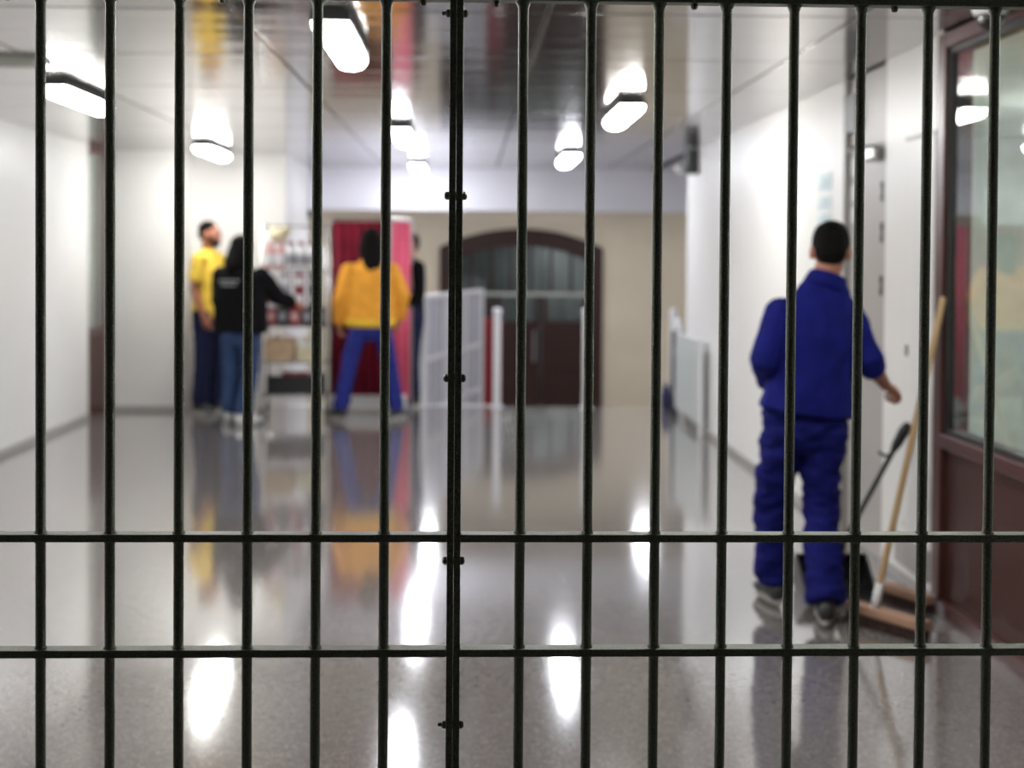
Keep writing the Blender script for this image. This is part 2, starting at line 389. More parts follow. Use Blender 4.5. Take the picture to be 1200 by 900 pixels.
# notices beside and on the service door
for k, (z0, z1) in enumerate(((1.87, 1.97), (1.76, 1.84), (1.67, 1.74))):
    o = thing('notice', ['top pale blue notice on the white wall beside the grey door',
                         'middle pale blue notice on the white wall beside the grey door',
                         'lowest pale blue notice on the white wall beside the grey door'][k], 'notice', (XR-.001, 7.53, z0), 0, 'notices beside the grey door')
    MB().box(-.004, 0, -.14, .14, 0, z1-z0).build('sheet', M['paper_blue'], o)
    q = MB()
    for i in range(3): q.box(-.0055, -.004, -.10, .10-.04*i, .02+.02*i, .028+.02*i)
    q.build('print', M['ink'], o)
for k, (z0, z1) in enumerate(((1.93, 2.02), (1.80, 1.88), (1.68, 1.76))):
    o = thing('notice', ['white notice highest up on the grey door', 'white notice in the middle of the grey door', 'white notice lowest on the grey door'][k],
              'notice', (XR+.030, 7.05, z0), 0, 'notices on the grey door')
    MB().box(-.004, 0, -.07, .07, 0, z1-z0).build('sheet', M['paper'], o)
    q = MB()
    for i in range(2): q.box(-.0055, -.004, -.05, .04-.03*i, .02+.025*i, .028+.025*i)
    q.build('print', M['ink'], o)

# arched doorway in the tan wall
d3 = sempty('door_3', (0, 20.0, 0))
ax0, ax1, zs, zt, zb = -.42, 2.02, 1.60, 1.885, -1.2
acx = (ax0+ax1)/2; hw = (ax1-ax0)/2
def arc(h_w, rise, z, n=20):
    Rr = (h_w*h_w+rise*rise)/(2*rise); a = math.asin(min(1, h_w/Rr)); c = z+rise-Rr
    return [(acx+Rr*math.sin(-a+2*a*i/n), c+Rr*math.cos(-a+2*a*i/n)) for i in range(n+1)]
def ring(outer, inner, yA, yB):
    q = MB(); n = len(outer)
    for (x, z) in outer+inner: q.v += [Vector((x, yA, z)), Vector((x, yB, z))]
    for i in range(n-1):
        a, b_ = 2*i, 2*(i+1); c, d = 2*(n+i), 2*(n+i+1)
        q.f += [(a, b_, d, c), (a+1, c+1, d+1, b_+1), (a, a+1, b_+1, b_), (c, d, d+1, c+1)]
    q.f += [(0, 2*n, 2*n+1, 1), (2*n-2, 2*n-1, 4*n-1, 4*n-2)]
    return q
oA = [(ax0, zb)]+arc(hw, zt-zs, zs)+[(ax1, zb)]
iA = [(ax0+.22, zb)]+arc(hw-.22, zt-zs-.06, zs-.20)+[(ax1-.22, zb)]
ring(oA, iA, -.06, .12).build('arch_frame', M['arch_wood'], d3)
sp_ = MB(); A_ = arc(hw, zt-zs, zs)
for i in range(len(A_)-1):
    (xa, za), (xb, zb_) = A_[i], A_[i+1]; k_ = len(sp_.v)
    for yy in (0.0, .2): sp_.v += [Vector((xa, yy, za)), Vector((xb, yy, zb_)), Vector((xb, yy, 1.93)), Vector((xa, yy, 1.93))]
    sp_.f += [(k_, k_+1, k_+2, k_+3), (k_+7, k_+6, k_+5, k_+4), (k_, k_+4, k_+5, k_+1)]
sp_.box(-.001, ax0, 0, .2, zb, 1.93) if ax0 > 0 else None
sp_.build('spandrel', M['tan'], d3)
MB().box(-.28, 1.9, -.02, .04, .88, .93).build('transom_bar', M['vent'], d3)
for x in (.05, .35, .65, .95, 1.25, 1.55): MB().box(x-.02, x+.02, 0, .04, .93, 1.72).build('glazing_bar', M['arch_wood'], d3)
MB().box(-.2, 1.8, .03, .036, .93, 1.72).build('fanlight_pane', M['glass'], d3)
MB().box(-.2, .42, .03, .036, .52, .88).box(.62, 1.78, .03, .036, .52, .88).build('door_pane', M['glass'], d3)
for x0_, x1_ in ((-.2, .38), (.42, 1.08), (1.12, 1.8)):
    MB().box(x0_, x1_, 0, .05, -1.2, .50).box(x0_, x0_+.06, 0, .05, .5, .88).box(x1_-.06, x1_, 0, .05, .5, .88)\
        .box(x0_+.1, x1_-.1, -.015, 0, -1.0, -.35).box(x0_+.1, x1_-.1, -.015, 0, -.25, .40).build('door_leaf', M['arch_wood'], d3, bevel=.006)
MB().loft([(1.0, -.06, -.1), (1.0, -.06, .35)], [.015]*2, 8).build('door_handle', M['steel'], d3)
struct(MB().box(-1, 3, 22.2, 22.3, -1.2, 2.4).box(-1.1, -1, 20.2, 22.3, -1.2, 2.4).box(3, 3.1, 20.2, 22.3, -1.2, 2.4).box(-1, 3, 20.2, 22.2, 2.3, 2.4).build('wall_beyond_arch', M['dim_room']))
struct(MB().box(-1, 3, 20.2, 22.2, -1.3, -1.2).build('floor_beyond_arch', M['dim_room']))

# ------------------------------------------------------------ ceiling lamps
def lamp(x, y, label, cool=False, z=ZC, grp='ceiling lamps along the corridor', warm=None):
    t = thing('ceiling_lamp', label, 'lamp', (x, y, z), 0, grp)
    L = .50
    MB().prism([(-.055, -.0), (-.075, -.02), (-.078, -.052), (.078, -.052), (.075, -.02), (.055, -.0)], -L, L, Matrix.Rotation(PI/2, 4, 'X')).build('housing', M['dark_metal'], t)
    pr = [(-.070, -.052), (-.068, -.075), (-.05, -.098), (-.02, -.108), (.02, -.108), (.05, -.098), (.068, -.075), (.070, -.052)]
    MB().prism(pr, -L+.02, L-.02, Matrix.Rotation(PI/2, 4, 'X')).build('diffuser', M['lamp_cool' if cool else 'lamp'], t, smooth=False)
    for s in (-1, 1):
        for yy in (-.35, .35): MB().box(s*.074-.006, s*.074+.006, yy-.015, yy+.015, -.07, -.035).build('clip', M['steel'], t)
lamp(-2.27, 7.9, 'lit tube lamp on the ceiling by the left wall, nearest of the left row')
lamp(-2.27, 12.0, 'lit tube lamp above the person in the yellow T-shirt, far end of the left row')
lamp(-2.15, 3.9, 'lit tube lamp at the left, just outside the top of the frame')
lamp(-.54, 5.72, 'largest lit tube lamp, cut by the top of the frame left of the double post')
lamp(-.50, 10.2, 'lit tube lamp above the person in orange, nearer of the two that overlap', True)
lamp(-.52, 14.1, 'small lit tube lamp just behind the lamp above the person in orange', True)
lamp(.98, 8.5, 'lit tube lamp on the ceiling right of centre, the nearer of the right row')
lamp(.93, 12.5, 'lit tube lamp on the ceiling above the arch, the farther of the right row', True)
lamp(1.0, 3.8, 'lit tube lamp at the right, above the top of the frame')
lamp(-.5, 17.8, 'added unseen tube lamp behind the white header, left', True)  # hidden lamps from here to the arch, added to light the tan wall
lamp(2.4, 17.8, 'added unseen tube lamp behind the white header, right', True)
lamp(-3.3, 17.8, 'added unseen tube lamp behind the white header, far left', True)  # extra hidden lamp added for a brighter tan wall
lamp(-.5, 16.4, 'added unseen tube lamp close behind the white header, left', True)  # this pair, also out of sight, added to lift the tan wall further
lamp(2.2, 16.4, 'added unseen tube lamp close behind the white header, right', True)
lamp(1.6, 21.2, 'added tube lamp in the space beyond the arched doorway', True, 2.29, 'added lamps beyond the arch')  # lamp added to brighten the room behind the arch panes
lamp(3.6, 7.6, 'added tube lamp at the far end inside the glazed booth', False, ZC-.02, 'added booth lamps')  # both booth lamps are added to brighten the view through the pane
lamp(3.6, 4.6, 'added tube lamp at the near end inside the glazed booth', False, ZC-.02, 'added booth lamps')

# ceiling slot vent, camera dome, wall sensor
v = thing('ceiling_vent', 'pale slot air vent in the ceiling at the left edge', 'vent', (-2.55, 6.75, ZC))
MB().box(-.45, .45, -.12, .12, -.02, 0).build('vent_frame', M['vent'], v, bevel=.005)
for i in range(3): MB().box(-.42, .42, -.085+i*.06, -.06+i*.06, -.032, -.02).build('slat', M['vent'], v)
v = thing('security_camera', 'white dome security camera on the ceiling by the brown window frame', 'camera', (1.92, 4.9, ZC))
MB().lathe([(.0, 0), (.062, 0), (.066, -.012), (.064, -.045), (.052, -.058), (0, -.058)], seg=28).build('dome_base', M['white_plastic'], v, smooth=True)
MB().lathe([(.050, -.058), (.048, -.075), (.038, -.095), (.020, -.108), (0, -.112)], seg=28).build('dome', M['black_plastic'], v, smooth=True)
for sx in (-.038, .036): MB().ell((sx, -.02, -.072), (.014, .014, .016)).build('lens', M['chrome'], v, smooth=True)
v = thing('wall_sensor', 'dark box with a white ball at the far end of the right wall', 'sensor', (XR, 11.8, 2.22))
MB().box(-.10, 0, -.10, .10, 0, .22).build('sensor_box', M['dark_metal'], v, bevel=.006)
MB().ell((-.15, 0, .05), (.045, .045, .05)).build('ball', M['ledball'], v, smooth=True)
MB().loft([(-.10, 0, .05), (-.12, 0, .05)], [.015]*2, 8).build('stem', M['steel'], v)
v = thing('wall_screen', 'small black wall screen high on the tan wall above the wire rack', 'screen', (-2.50, 19.97, 2.02))
MB().box(-.19, .19, -.06, 0, 0, .20).build('screen_case', M['black_plastic'], v, bevel=.006)
MB().box(-.17, .17, -.063, -.06, .02, .18).build('screen_glass', M['gasket'], v)
MB().box(-.03, .03, 0, .03, .06, .14).build('bracket', M['black_plastic'], v)

# ------------------------------------------------------------ barred gate
G = thing('barred_gate', 'dark green-black steel bar gate right across the foreground', 'gate', (0, 2.36, 0))
RZ = (.797, 1.000); TOP = 1.943
prof = [(.0, .03), (.009, .03)]
for z in sorted(list(RZ)+[.2]):
    prof += [(.009, z-.012), (.0112, z-.0085), (.0112, z+.0085), (.009, z+.012)]
prof += [(.009, TOP-.012), (.0125, TOP-.003), (.013, TOP), (.009, TOP+.005), (.009, TOP+.02), (0, TOP+.02)]
bar_me = MB().lathe(prof, seg=14).mesh('bar', M['bar'], False)
for p in bar_me.polygons: p.use_smooth = abs(p.normal.z) < .5
CX = -.0215
for k in range(-22, 17):
    x = -.7435+.1198*k
    if k == 6: continue
    o = link('bar', bar_me, G); o.location = (x, 0, 0); o.rotation_euler = (0, 0, k*.7)
def rails(x0, x1):
    for z in RZ+(.2,):
        MB().box(x0, x1, -.016, .016, z-.0068, z+.0068).build('rail', M['bar'], G, bevel=.0015)
    MB().box(x0, x1, -.016, .016, TOP, TOP+.045).build('top_rail', M['bar'], G, bevel=.002)
    MB().box(x0, x1, -.016, .016, .01, .03).build('bottom_rail', M['bar'], G, bevel=.002)
rails(-3.36, CX-.0120); rails(CX+.0120, 1.99)
MB().box(CX-.0120, CX-.0002, -.013, .013, .01, TOP+.045).build('stile', M['bar'], G, bevel=.0015)
MB().box(CX+.0002, CX+.0120, -.013, .013, .01, TOP+.045).build('stile', M['bar'], G, bevel=.0015)
MB().box(-3.385, -3.36, -.016, .016, 0, ZC).build('end_post', M['bar'], G, bevel=.002)
MB().box(1.99, 2.015, -.016, .016, 0, ZC).build('end_post', M['bar'], G, bevel=.002)
for i, z in enumerate((1.921, 1.602, 1.281, .958, .667, .35)):
    q = MB(); mt = Matrix.Translation((CX, -.002, z)) @ Matrix.Rotation(PI/2, 4, 'Y')
    q.lathe([(0, -.0200), (.004, -.0200), (.0070, -.0175), (.0072, -.0125), (.0078, -.0120), (.0078, .0120), (.0072, .0125), (.0070, .0170), (.004, .0195), (0, .0195)], seg=6 if i % 2 else 14, mt=mt)
    if i in (0, 4): q.lathe([(0, -.026), (.0035, -.026), (.0035, -.02), (0, -.02)], seg=8, mt=mt)
    q.build('bolt', M['bolt'], G)
for x in (-.081, .047, .396, .752, -.43, -.80):
    MB().lathe([(0, -.010), (.004, -.010), (.0062, -.006), (.0062, 0), (0, 0)], (x, -.004, TOP), 6).build('stud', M['bolt'], G)

# ------------------------------------------------------------ people
def head_parts(mt, q):
    q.ell((0, -.012, .018), (.074, .094, .098), mt, 24, 16)
    q.ell((0, .028, -.030), (.058, .062, .075), mt, 20, 12)
    q.ell((0, .052, -.082), (.032, .030, .026), mt, 14, 8)
    q.ell((0, .094, -.012), (.013, .016, .026), mt, 12, 8)      # nose
    q.ell((0, .104, -.028), (.017, .012, .010), mt, 12, 8)
    q.ell((0, .088, -.058), (.024, .008, .008), mt, 12, 6)
    q.ell((0, .072, .034), (.052, .020, .014), mt, 14, 8)       # brow ridge
    for s in (-1, 1):
        q.ell((s*.079, -.012, -.008), (.010, .020, .032), mt, 12, 8)
        q.ell((s*.048, .060, -.020), (.020, .020, .018), mt, 12, 8)

def hand(q, ex, wrist, d, nrm, side, curl, size=1.0):
    """palm into q (fused), fingers into ex. d: pointing direction, nrm: back-of-hand normal, side: +1/-1 thumb side"""
    d = Vector(d).normalized(); nrm = Vector(nrm); nrm = (nrm-d*nrm.dot(d)).normalized(); u = d.cross(nrm).normalized()*side
    W = Vector(wrist); s = size
    q.loft([W-d*.02*s, W+d*.02*s, W+d*.05*s, W+d*.085*s], [(.026*s, .020*s), (.032*s, .018*s), (.040*s, .016*s), (.039*s, .013*s)], 14, side=tuple(u))
    for k, (o, ln) in enumerate(((.030, .070), (.010, .080), (-.011, .074), (-.031, .058))):
        p = W+d*.080*s+u*o*s; dd = (d+u*o*2.2).normalized(); pts = [p-dd*.02*s, p]; rd = [.0085*s, .0090*s]; a = 0
        for j, fr in enumerate((.45, .32, .23)):
            a += curl*(1.0+.08*k)*(.75 if j == 0 else 1.0)
            dr = dd*math.cos(a)-nrm*math.sin(a); p = p+dr*ln*fr*s; pts.append(p); rd.append((.0088, .0080, .0068)[j]*s)
        ex.loft(pts, rd, 10)
    p = W+d*.025*s+u*.024*s; pts = [p-u*.006, p]; rd = [.011*s, .0115*s]; a = .35
    for j, ln in enumerate((.036, .030, .024)):
        a2 = .75-curl*.25*j; dr = (d*math.cos(a2)+u*math.sin(a2)-nrm*(.25+curl*.35)).normalized(); p = p+dr*ln*s; pts.append(p); rd.append((.0110, .0100, .0080)[j]*s)
    ex.loft(pts, rd, 10)

def V(*a): return Vector(a)
def person(label, loc, rz, J, C):
    root = thing('person', label, 'person', loc, rz)
    g = lambda n: Vector(J[n])
    vox = C.get('voxel', .009)
    HM = Matrix.Translation(g('head')) @ Matrix.Rotation(J.get('turn', 0), 4, 'Z') @ Matrix.Rotation(-J.get('nod', 0), 4, 'X') @ Matrix.Rotation(J.get('tilt', 0), 4, 'Y') @ Matrix.Diagonal((C.get('hs', 1),)*3+(1,))
    q = MB(); ex = MB()
    head_parts(HM, q)
    pel, che, nk = g('pelvis'), g('chest'), g('neck')
    wd = C.get('wide', 1.0); lat = (g('sho_r')-g('sho_l')).normalized(); latp = (g('hip_r')-g('hip_l')).normalized()
    hc = HM @ Vector((0, -.02, -.05))
    q.loft([nk-V(0, 0, .05), nk, hc], [(.060, .056), (.058, .056), (.056, .058)], 18, side=tuple(lat))
    sp = [pel-V(0, 0, .04), pel+V(0, 0, .06), pel.lerp(che, .45), che, che.lerp(nk, .55), nk-V(0, 0, .02)]
    q.loft(sp, [(.125*wd, .085), (.13*wd, .09), (.11*wd, .085), (.130*wd, .09), (.115*wd, .068), (.060, .055)], 24, side=tuple(lat), rnd=False)
    for s, o in (('l', -1), ('r', 1)):
        sh, el, wr_ = g('sho_'+s), g('elb_'+s), g('wri_'+s)
        q.loft([che.lerp(sh, .35)+V(0, 0, .03), sh], [.040, .046], 14)
        q.loft([sh, sh.lerp(el, .4), el], [.050, .046, .037], 14)
        q.loft([el, el.lerp(wr_, .3), wr_], [.037, .038, .024], 14)
        hd = J.get('hand_'+s, tuple((wr_-el))); nr = J.get('nrm_'+s, (o, 0, .1))
        hand(q, ex, wr_, hd, nr, J.get('thumb_'+s, o), C.get('curl_'+s, .45))
        hp, kn, an = g('hip_'+s), g('knee_'+s), g('ank_'+s)
        q.loft([hp, hp.lerp(kn, .4), kn], [.072, .070, .052], 16)
        q.loft([kn, kn.lerp(an, .3), kn.lerp(an, .7), an], [.053, .055, .040, .036], 16)
        fd = Vector((math.sin(J['foot_'+s]), math.cos(J['foot_'+s]), 0))
        q.loft([an, an-V(0, 0, .03)+fd*.03, an-V(0, 0, .055)+fd*.12], [.036, .034, .022], 12)
    body = link('body', remesh(q, vox, 3, extra=ex), root); body.data.materials.append(M[C.get('skin', 'skin')])
    # face
    for s in (-1, 1):
        e = MB().ell((s*.031, .078, .012), (.014, .010, .009), HM, 12, 8).build('eye', M['eye'], root, True)
        MB().ell((s*.031, .0865, .012), (.006, .0035, .006), HM, 10, 6).build('iris', M['iris'], e, True)
        MB().loft([HM @ V(s*.014, .090, .034), HM @ V(s*.032, .090, .041), HM @ V(s*.052, .078, .036)], [.004, .005, .003], 8).build('eyebrow', M['hair'], root, True)
    MB().loft([HM @ V(-.024, .084, -.058), HM @ V(0, .097, -.056), HM @ V(.024, .084, -.058)], [.004, .007, .004], 8).build('lips', M['lip'], root, True)
    # hair
    h = MB()
    if C['hair'] == 'short':
        h.ell((0, -.022, .044), (.081, .094, .090), HM, 22, 14)
        h.ell((0, -.060, .0), (.070, .058, .070), HM, 18, 10)
        for s in (-1, 1): h.ell((s*.066, .012, .028), (.014, .022, .036), HM, 10, 8)
        hv = .007
    elif C['hair'] == 'beard':
        h.ell((0, -.024, .046), (.079, .092, .084), HM, 22, 14)
        h.ell((0, -.060, .004), (.068, .055, .064), HM, 18, 10); hv = .008
    else:  # long hair down the back
        h.ell((0, -.026, .036), (.089, .100, .096), HM, 22, 14)
        ln = C.get('hairlen', .3); b0 = HM @ V(0, -.055, .02); b1 = HM @ V(0, -.085, -.14)
        h.loft([b0, b1, b1+V(.005, -.02, -(ln-.14)*.6), b1+V(.012, -.02, -(ln-.14))], [(.092, .06), (.092, .050), (.080, .040), (.035, .022)], 20, side=tuple(HM.to_3x3() @ V(1, 0, 0)))
        for s in (-1, 1): h.loft([HM @ V(s*.070, -.01, .03), HM @ V(s*.082, -.01, -.06), HM @ V(s*.080, -.03, -.15)], [.028, .030, .020], 12)
        hv = .009
    ho = link('hair', remesh(h, hv, 2, .004, (40, 40, 9)), root); ho.data.materials.append(M['hair'])
    if C['hair'] == 'beard':
        bb = MB()
        bb.ell((0, .054, -.086), (.046, .045, .032), HM, 18, 10)
        for s in (-1, 1): bb.loft([HM @ V(s*.066, .004, -.02), HM @ V(s*.058, .03, -.06), HM @ V(s*.034, .060, -.088)], [.012, .018, .022], 10)
        bo = link('beard', remesh(bb, .007, 1, .003, (40, 40, 30)), root); bo.data.materials.append(M['hair'])
    # trousers
    t = MB(); tw = C.get('leg', 1.0)
    t.loft([pel+V(0, 0, .12), pel, pel-V(0, 0, .08), pel-V(0, 0, .15), pel-V(0, 0, .19)], [(.155*wd, .112), (.162*wd, .120), (.155*wd, .118), (.13*wd, .095), (.07*wd, .06)], 26, side=tuple(latp), rnd=False)
    for s in 'lr':
        hp, kn, an = g('hip_'+s), g('knee_'+s), g('ank_'+s)
        a1 = an+V(0, 0, -.01)
        t.loft([hp+V(0, 0, .06), hp-V(0, 0, .04), hp.lerp(kn, .5), kn, kn.lerp(a1, .45), kn.lerp(a1, .85), a1],
               [(.088*tw, .10), (.094*tw, .108), (.085*tw, .094), (.078*tw, .084), (.076*tw, .080), (.080*tw, .080), (.074*tw, .078)], 20, rnd=False)
    to = link('trousers', remesh(t, .010, 3, C.get('folds', .008)*1.2, (8, 8, 15), seed=loc[0]), root); to.data.materials.append(M[C['trouser']])
    # top
    j = MB(); jw = C.get('jw', 1.0); hem = g('hem')
    j.loft([hem, hem.lerp(che, .25), hem.lerp(che, .65), che, che.lerp(nk, .45), nk-V(0, 0, .035), nk+V(0, 0, .01)],
           [(C.get('hemw', .182)*wd*jw, .148), (.184*wd*jw, .145), (.178*wd*jw, .140), (.174*wd*jw, .132), (.150*wd*jw, .112), (.108, .088), (.072, .072)], 30, side=tuple(lat), rnd=False)
    sl = C.get('sleeve', 'long')
    for s in 'lr':
        sh, el, wr_ = g('sho_'+s), g('elb_'+s), g('wri_'+s)
        j.loft([che.lerp(nk, .4).lerp(sh, .55), sh+V(0, 0, .004)], [.060, .064], 18)
        if sl == 'short':
            j.loft([sh, sh.lerp(el, .75)], [.070, .066], 18, ends=(True, False))
        else:
            fr = C.get('cuff_'+s, .95)
            j.loft([sh, sh.lerp(el, .5), el, el.lerp(wr_, fr*.5), el.lerp(wr_, fr)], [.070*C.get('sw', 1), .067*C.get('sw', 1), .060*C.get('sw', 1), .056*C.get('sw', 1), .050*C.get('sw', 1)], 18, ends=(True, False))
    jo = link(C['topname'], remesh(j, C.get('jv', .010), 3, C.get('folds', .008), (8, 8, 5), seed=loc[1]), root); jo.data.materials.append(M[C['top']])
    # collar
    col = C.get('collar')
    if col:
        cm = MB(); c0 = nk+V(0, 0, -.03); ax = (hc-nk).normalized(); prof_ = []
        R1 = Matrix.Translation(c0) @ ax.to_track_quat('Z', 'Y').to_matrix().to_4x4()
        cm.lathe([(.096, -.01), (.090, .02), (.080, .052), (.075, .057), (.071, .052), (.070, .02), (.076, -.01)], seg=28, mt=R1)
        cm.build('collar', M[C['top']], root, True)
    if C.get('band'):
        bm_ = MB(); bm_.loft([hem-V(0, 0, .065), hem-V(0, 0, .02), hem+V(0, 0, .01)], [(.168*wd*jw, .130), (.180*wd*jw, .140), (.186*wd*jw, .146)], 36, side=tuple(lat), rnd=False)
        bm_.build('waistband', M[C['band']], root, True)
        for s in 'lr':
            el, wr_ = g('elb_'+s), g('wri_'+s)
            MB().loft([el.lerp(wr_, .86), el.lerp(wr_, 1.0)], [.046, .036], 16, rnd=False).build('cuff', M[C['band']], root, True)
    if C.get('rolled'):
        for s in C['rolled']:
            el, wr_ = g('elb_'+s), g('wri_'+s); fr = C.get('cuff_'+s, .95)
            MB().loft([el.lerp(wr_, fr-.16), el.lerp(wr_, fr-.02), el.lerp(wr_, fr)], [.056, .056, .050], 18, rnd=False).build('cuff', M[C['top']], root, True)
    # shoes
    for s in 'lr':
        an = g('ank_'+s); a = J['foot_'+s]; lift = J.get('lift_'+s, 0)
        mt = Matrix.Translation((an.x, an.y, an.z-.085)) @ Matrix.Rotation(-a, 4, 'Z') @ Matrix.Rotation(-lift, 4, 'X')
        sq = MB(); sq.loft([(0, -.055, .050), (0, 0, .060), (0, .06, .052), (0, .12, .036), (0, .175, .030)], [(.034, .042), (.040, .048), (.040, .038), (.046, .026), (.036, .018)], 16, side=(1, 0, 0))
        sq.xf(mt); so = link('shoe', remesh(sq, .007, 2), root); so.data.materials.append(M[C.get('shoe', 'shoe')])
        pts = [(.034*math.sin(x)*(1.25 if math.cos(x) > 0 else 1), .055+.135*math.cos(x)) for x in [2*PI*i/20 for i in range(20)]][::-1]
        MB().prism(pts, .0, .022, mt).build('sole', M[C.get('solem', 'sole')], so, bevel=.003)
    return root

# worker in blue, seen from behind at the right
man = person('person in royal blue workwear seen from behind, right arm held out towards the broom', (1.42, 5.55, 0), 0, dict(
    head=(.103, .035, 1.520), turn=-.25, nod=.12, tilt=.04, neck=(.070, .0, 1.400), chest=(.035, -.01, 1.165), pelvis=(-.005, 0, .86), hem=(.0, 0, .850),
    sho_l=(-.115, -.02, 1.262), elb_l=(-.195, -.06, 1.07), wri_l=(-.12, .15, .965), hand_l=(.15, .8, -.3), nrm_l=(-1, 0, .2), thumb_l=1,
    sho_r=(.185, .01, 1.255), elb_r=(.245, -.05, 1.065), wri_r=(.365, .09, .950), hand_r=(.65, .5, -.32), nrm_r=(.45, -.5, .75), thumb_r=-1,
    hip_l=(-.085, .02, .80), knee_l=(-.115, .12, .46), ank_l=(-.095, .15, .10), foot_l=-.12,
    hip_r=(.080, 0, .80), knee_r=(.068, .02, .45), ank_r=(.045, -.17, .10), foot_r=.22),
    dict(hair='short', trouser='blue_trouser', top='blue_cloth', topname='jacket', collar=True, skin='skin_dark', curl_r=.95, curl_l=.7,
         wide=.98, jw=1.03, hemw=.200, cuff_r=.28, cuff_l=.98, rolled='r', folds=.017, leg=1.0, voxel=.006, sw=1.02, hs=.98, jv=.008, solem='sole'))
# jacket seams
# person in orange
person('person in orange sweatshirt with long black hair, back turned, in front of the crimson curtain', (-.87, 12.07, 0), .12, dict(
    head=(.0, .03, 1.60), turn=.1, neck=(0, 0, 1.455), chest=(0, 0, 1.27), pelvis=(-.01, 0, .90), hem=(0, 0, .90),
    sho_l=(-.185, 0, 1.345), elb_l=(-.27, -.02, 1.10), wri_l=(-.27, .10, .86), nrm_l=(-1, 0, 0), thumb_l=1,
    sho_r=(.185, 0, 1.345), elb_r=(.285, -.02, 1.12), wri_r=(.26, .08, .90), nrm_r=(1, 0, 0), thumb_r=-1,
    hip_l=(-.10, 0, .86), knee_l=(-.19, .03, .48), ank_l=(-.265, .02, .10), foot_l=-.5,
    hip_r=(.10, 0, .86), knee_r=(.18, .03, .48), ank_r=(.235, 0, .10), foot_r=.6),
    dict(hair='long', hairlen=.36, trouser='indigo', top='orange_cloth', topname='sweatshirt', band='yellow_rib', wide=1.12, jw=1.15, sw=1.15, leg=.95, folds=.010))
# person in black
hoodie = person('person in black sweatshirt and jeans with long black hair, reaching to the wire rack', (-1.98, 11.75, 0), -.35, dict(
    head=(-.01, .05, 1.52), turn=-.35, nod=.25, neck=(0, .02, 1.39), chest=(0, 0, 1.22), pelvis=(0, 0, .86), hem=(0, 0, .80),
    sho_l=(-.18, 0, 1.30), elb_l=(-.24, .05, 1.08), wri_l=(-.12, .24, .98), nrm_l=(-1, 0, .2), thumb_l=1,
    sho_r=(.18, .02, 1.295), elb_r=(.30, .14, 1.10), wri_r=(.36, .30, 1.06), nrm_r=(.5, -.3, .8), thumb_r=-1,
    hip_l=(-.09, 0, .82), knee_l=(-.10, .03, .47), ank_l=(-.11, .02, .10), foot_l=-.2,
    hip_r=(.09, 0, .82), knee_r=(.10, .0, .47), ank_r=(.09, -.10, .10), foot_r=.4),
    dict(hair='long', hairlen=.22, trouser='jeans', top='black_cloth', topname='sweatshirt', wide=1.2, jw=1.15, sw=1.25, leg=1.0, folds=.008, shoe='shoe_white'))
q = MB()
for i in range(2):
    for k in range(8-2*i): q.box(-.115+k*.022+i*.02, -.098+k*.022+i*.02, -.166, -.128, 1.245-.035*i, 1.262-.035*i)
q.build('back_print', M['print_grey'], hoodie)
# man in yellow T-shirt
person('bearded person in yellow T-shirt and navy trousers standing by the white wall', (-2.41, 12.55, 0), -PI/2-.35, dict(
    head=(.02, .03, 1.665), turn=.15, neck=(0, 0, 1.52), chest=(0, 0, 1.33), pelvis=(0, 0, .94), hem=(0, 0, .90),
    sho_l=(-.17, 0, 1.44), elb_l=(-.21, .0, 1.16), wri_l=(-.18, .14, .96), nrm_l=(-1, 0, 0), thumb_l=1,
    sho_r=(.17, 0, 1.44), elb_r=(.20, -.03, 1.16), wri_r=(.18, .06, .91), nrm_r=(1, 0, 0), thumb_r=-1,
    hip_l=(-.09, 0, .90), knee_l=(-.095, .02, .50), ank_l=(-.10, .0, .10), foot_l=-.2,
    hip_r=(.09, 0, .90), knee_r=(.095, .0, .50), ank_r=(.10, -.03, .10), foot_r=.2),
    dict(hair='beard', trouser='navy', top='yellow_cloth', topname='t_shirt', sleeve='short', skin='skin_dark', wide=.95, jw=.92, leg=.92, folds=.008))
# person peeking out behind the pink curtain
person('person in dark clothes half hidden behind the pink curtain', (-.565, 13.12, 0), 2.1, dict(
    head=(.0, .02, 1.585), neck=(0, 0, 1.44), chest=(0, 0, 1.26), pelvis=(0, 0, .90), hem=(0, 0, .84),
    sho_l=(-.17, 0, 1.37), elb_l=(-.20, .0, 1.10), wri_l=(-.16, .16, 1.0), nrm_l=(-1, 0, 0), thumb_l=1,
    sho_r=(.17, 0, 1.37), elb_r=(.20, -.03, 1.10), wri_r=(.16, .14, 1.0), nrm_r=(1, 0, 0), thumb_r=-1,
    hip_l=(-.09, 0, .86), knee_l=(-.08, .02, .48), ank_l=(-.08, .0, .10), foot_l=-.1,
    hip_r=(.09, 0, .86), knee_r=(.08, .0, .48), ank_r=(.08, 0, .10), foot_r=.1),
    dict(hair='short', trouser='navy', top='black_cloth', topname='sweatshirt', wide=.9, jw=.85, leg=.85, folds=.006))

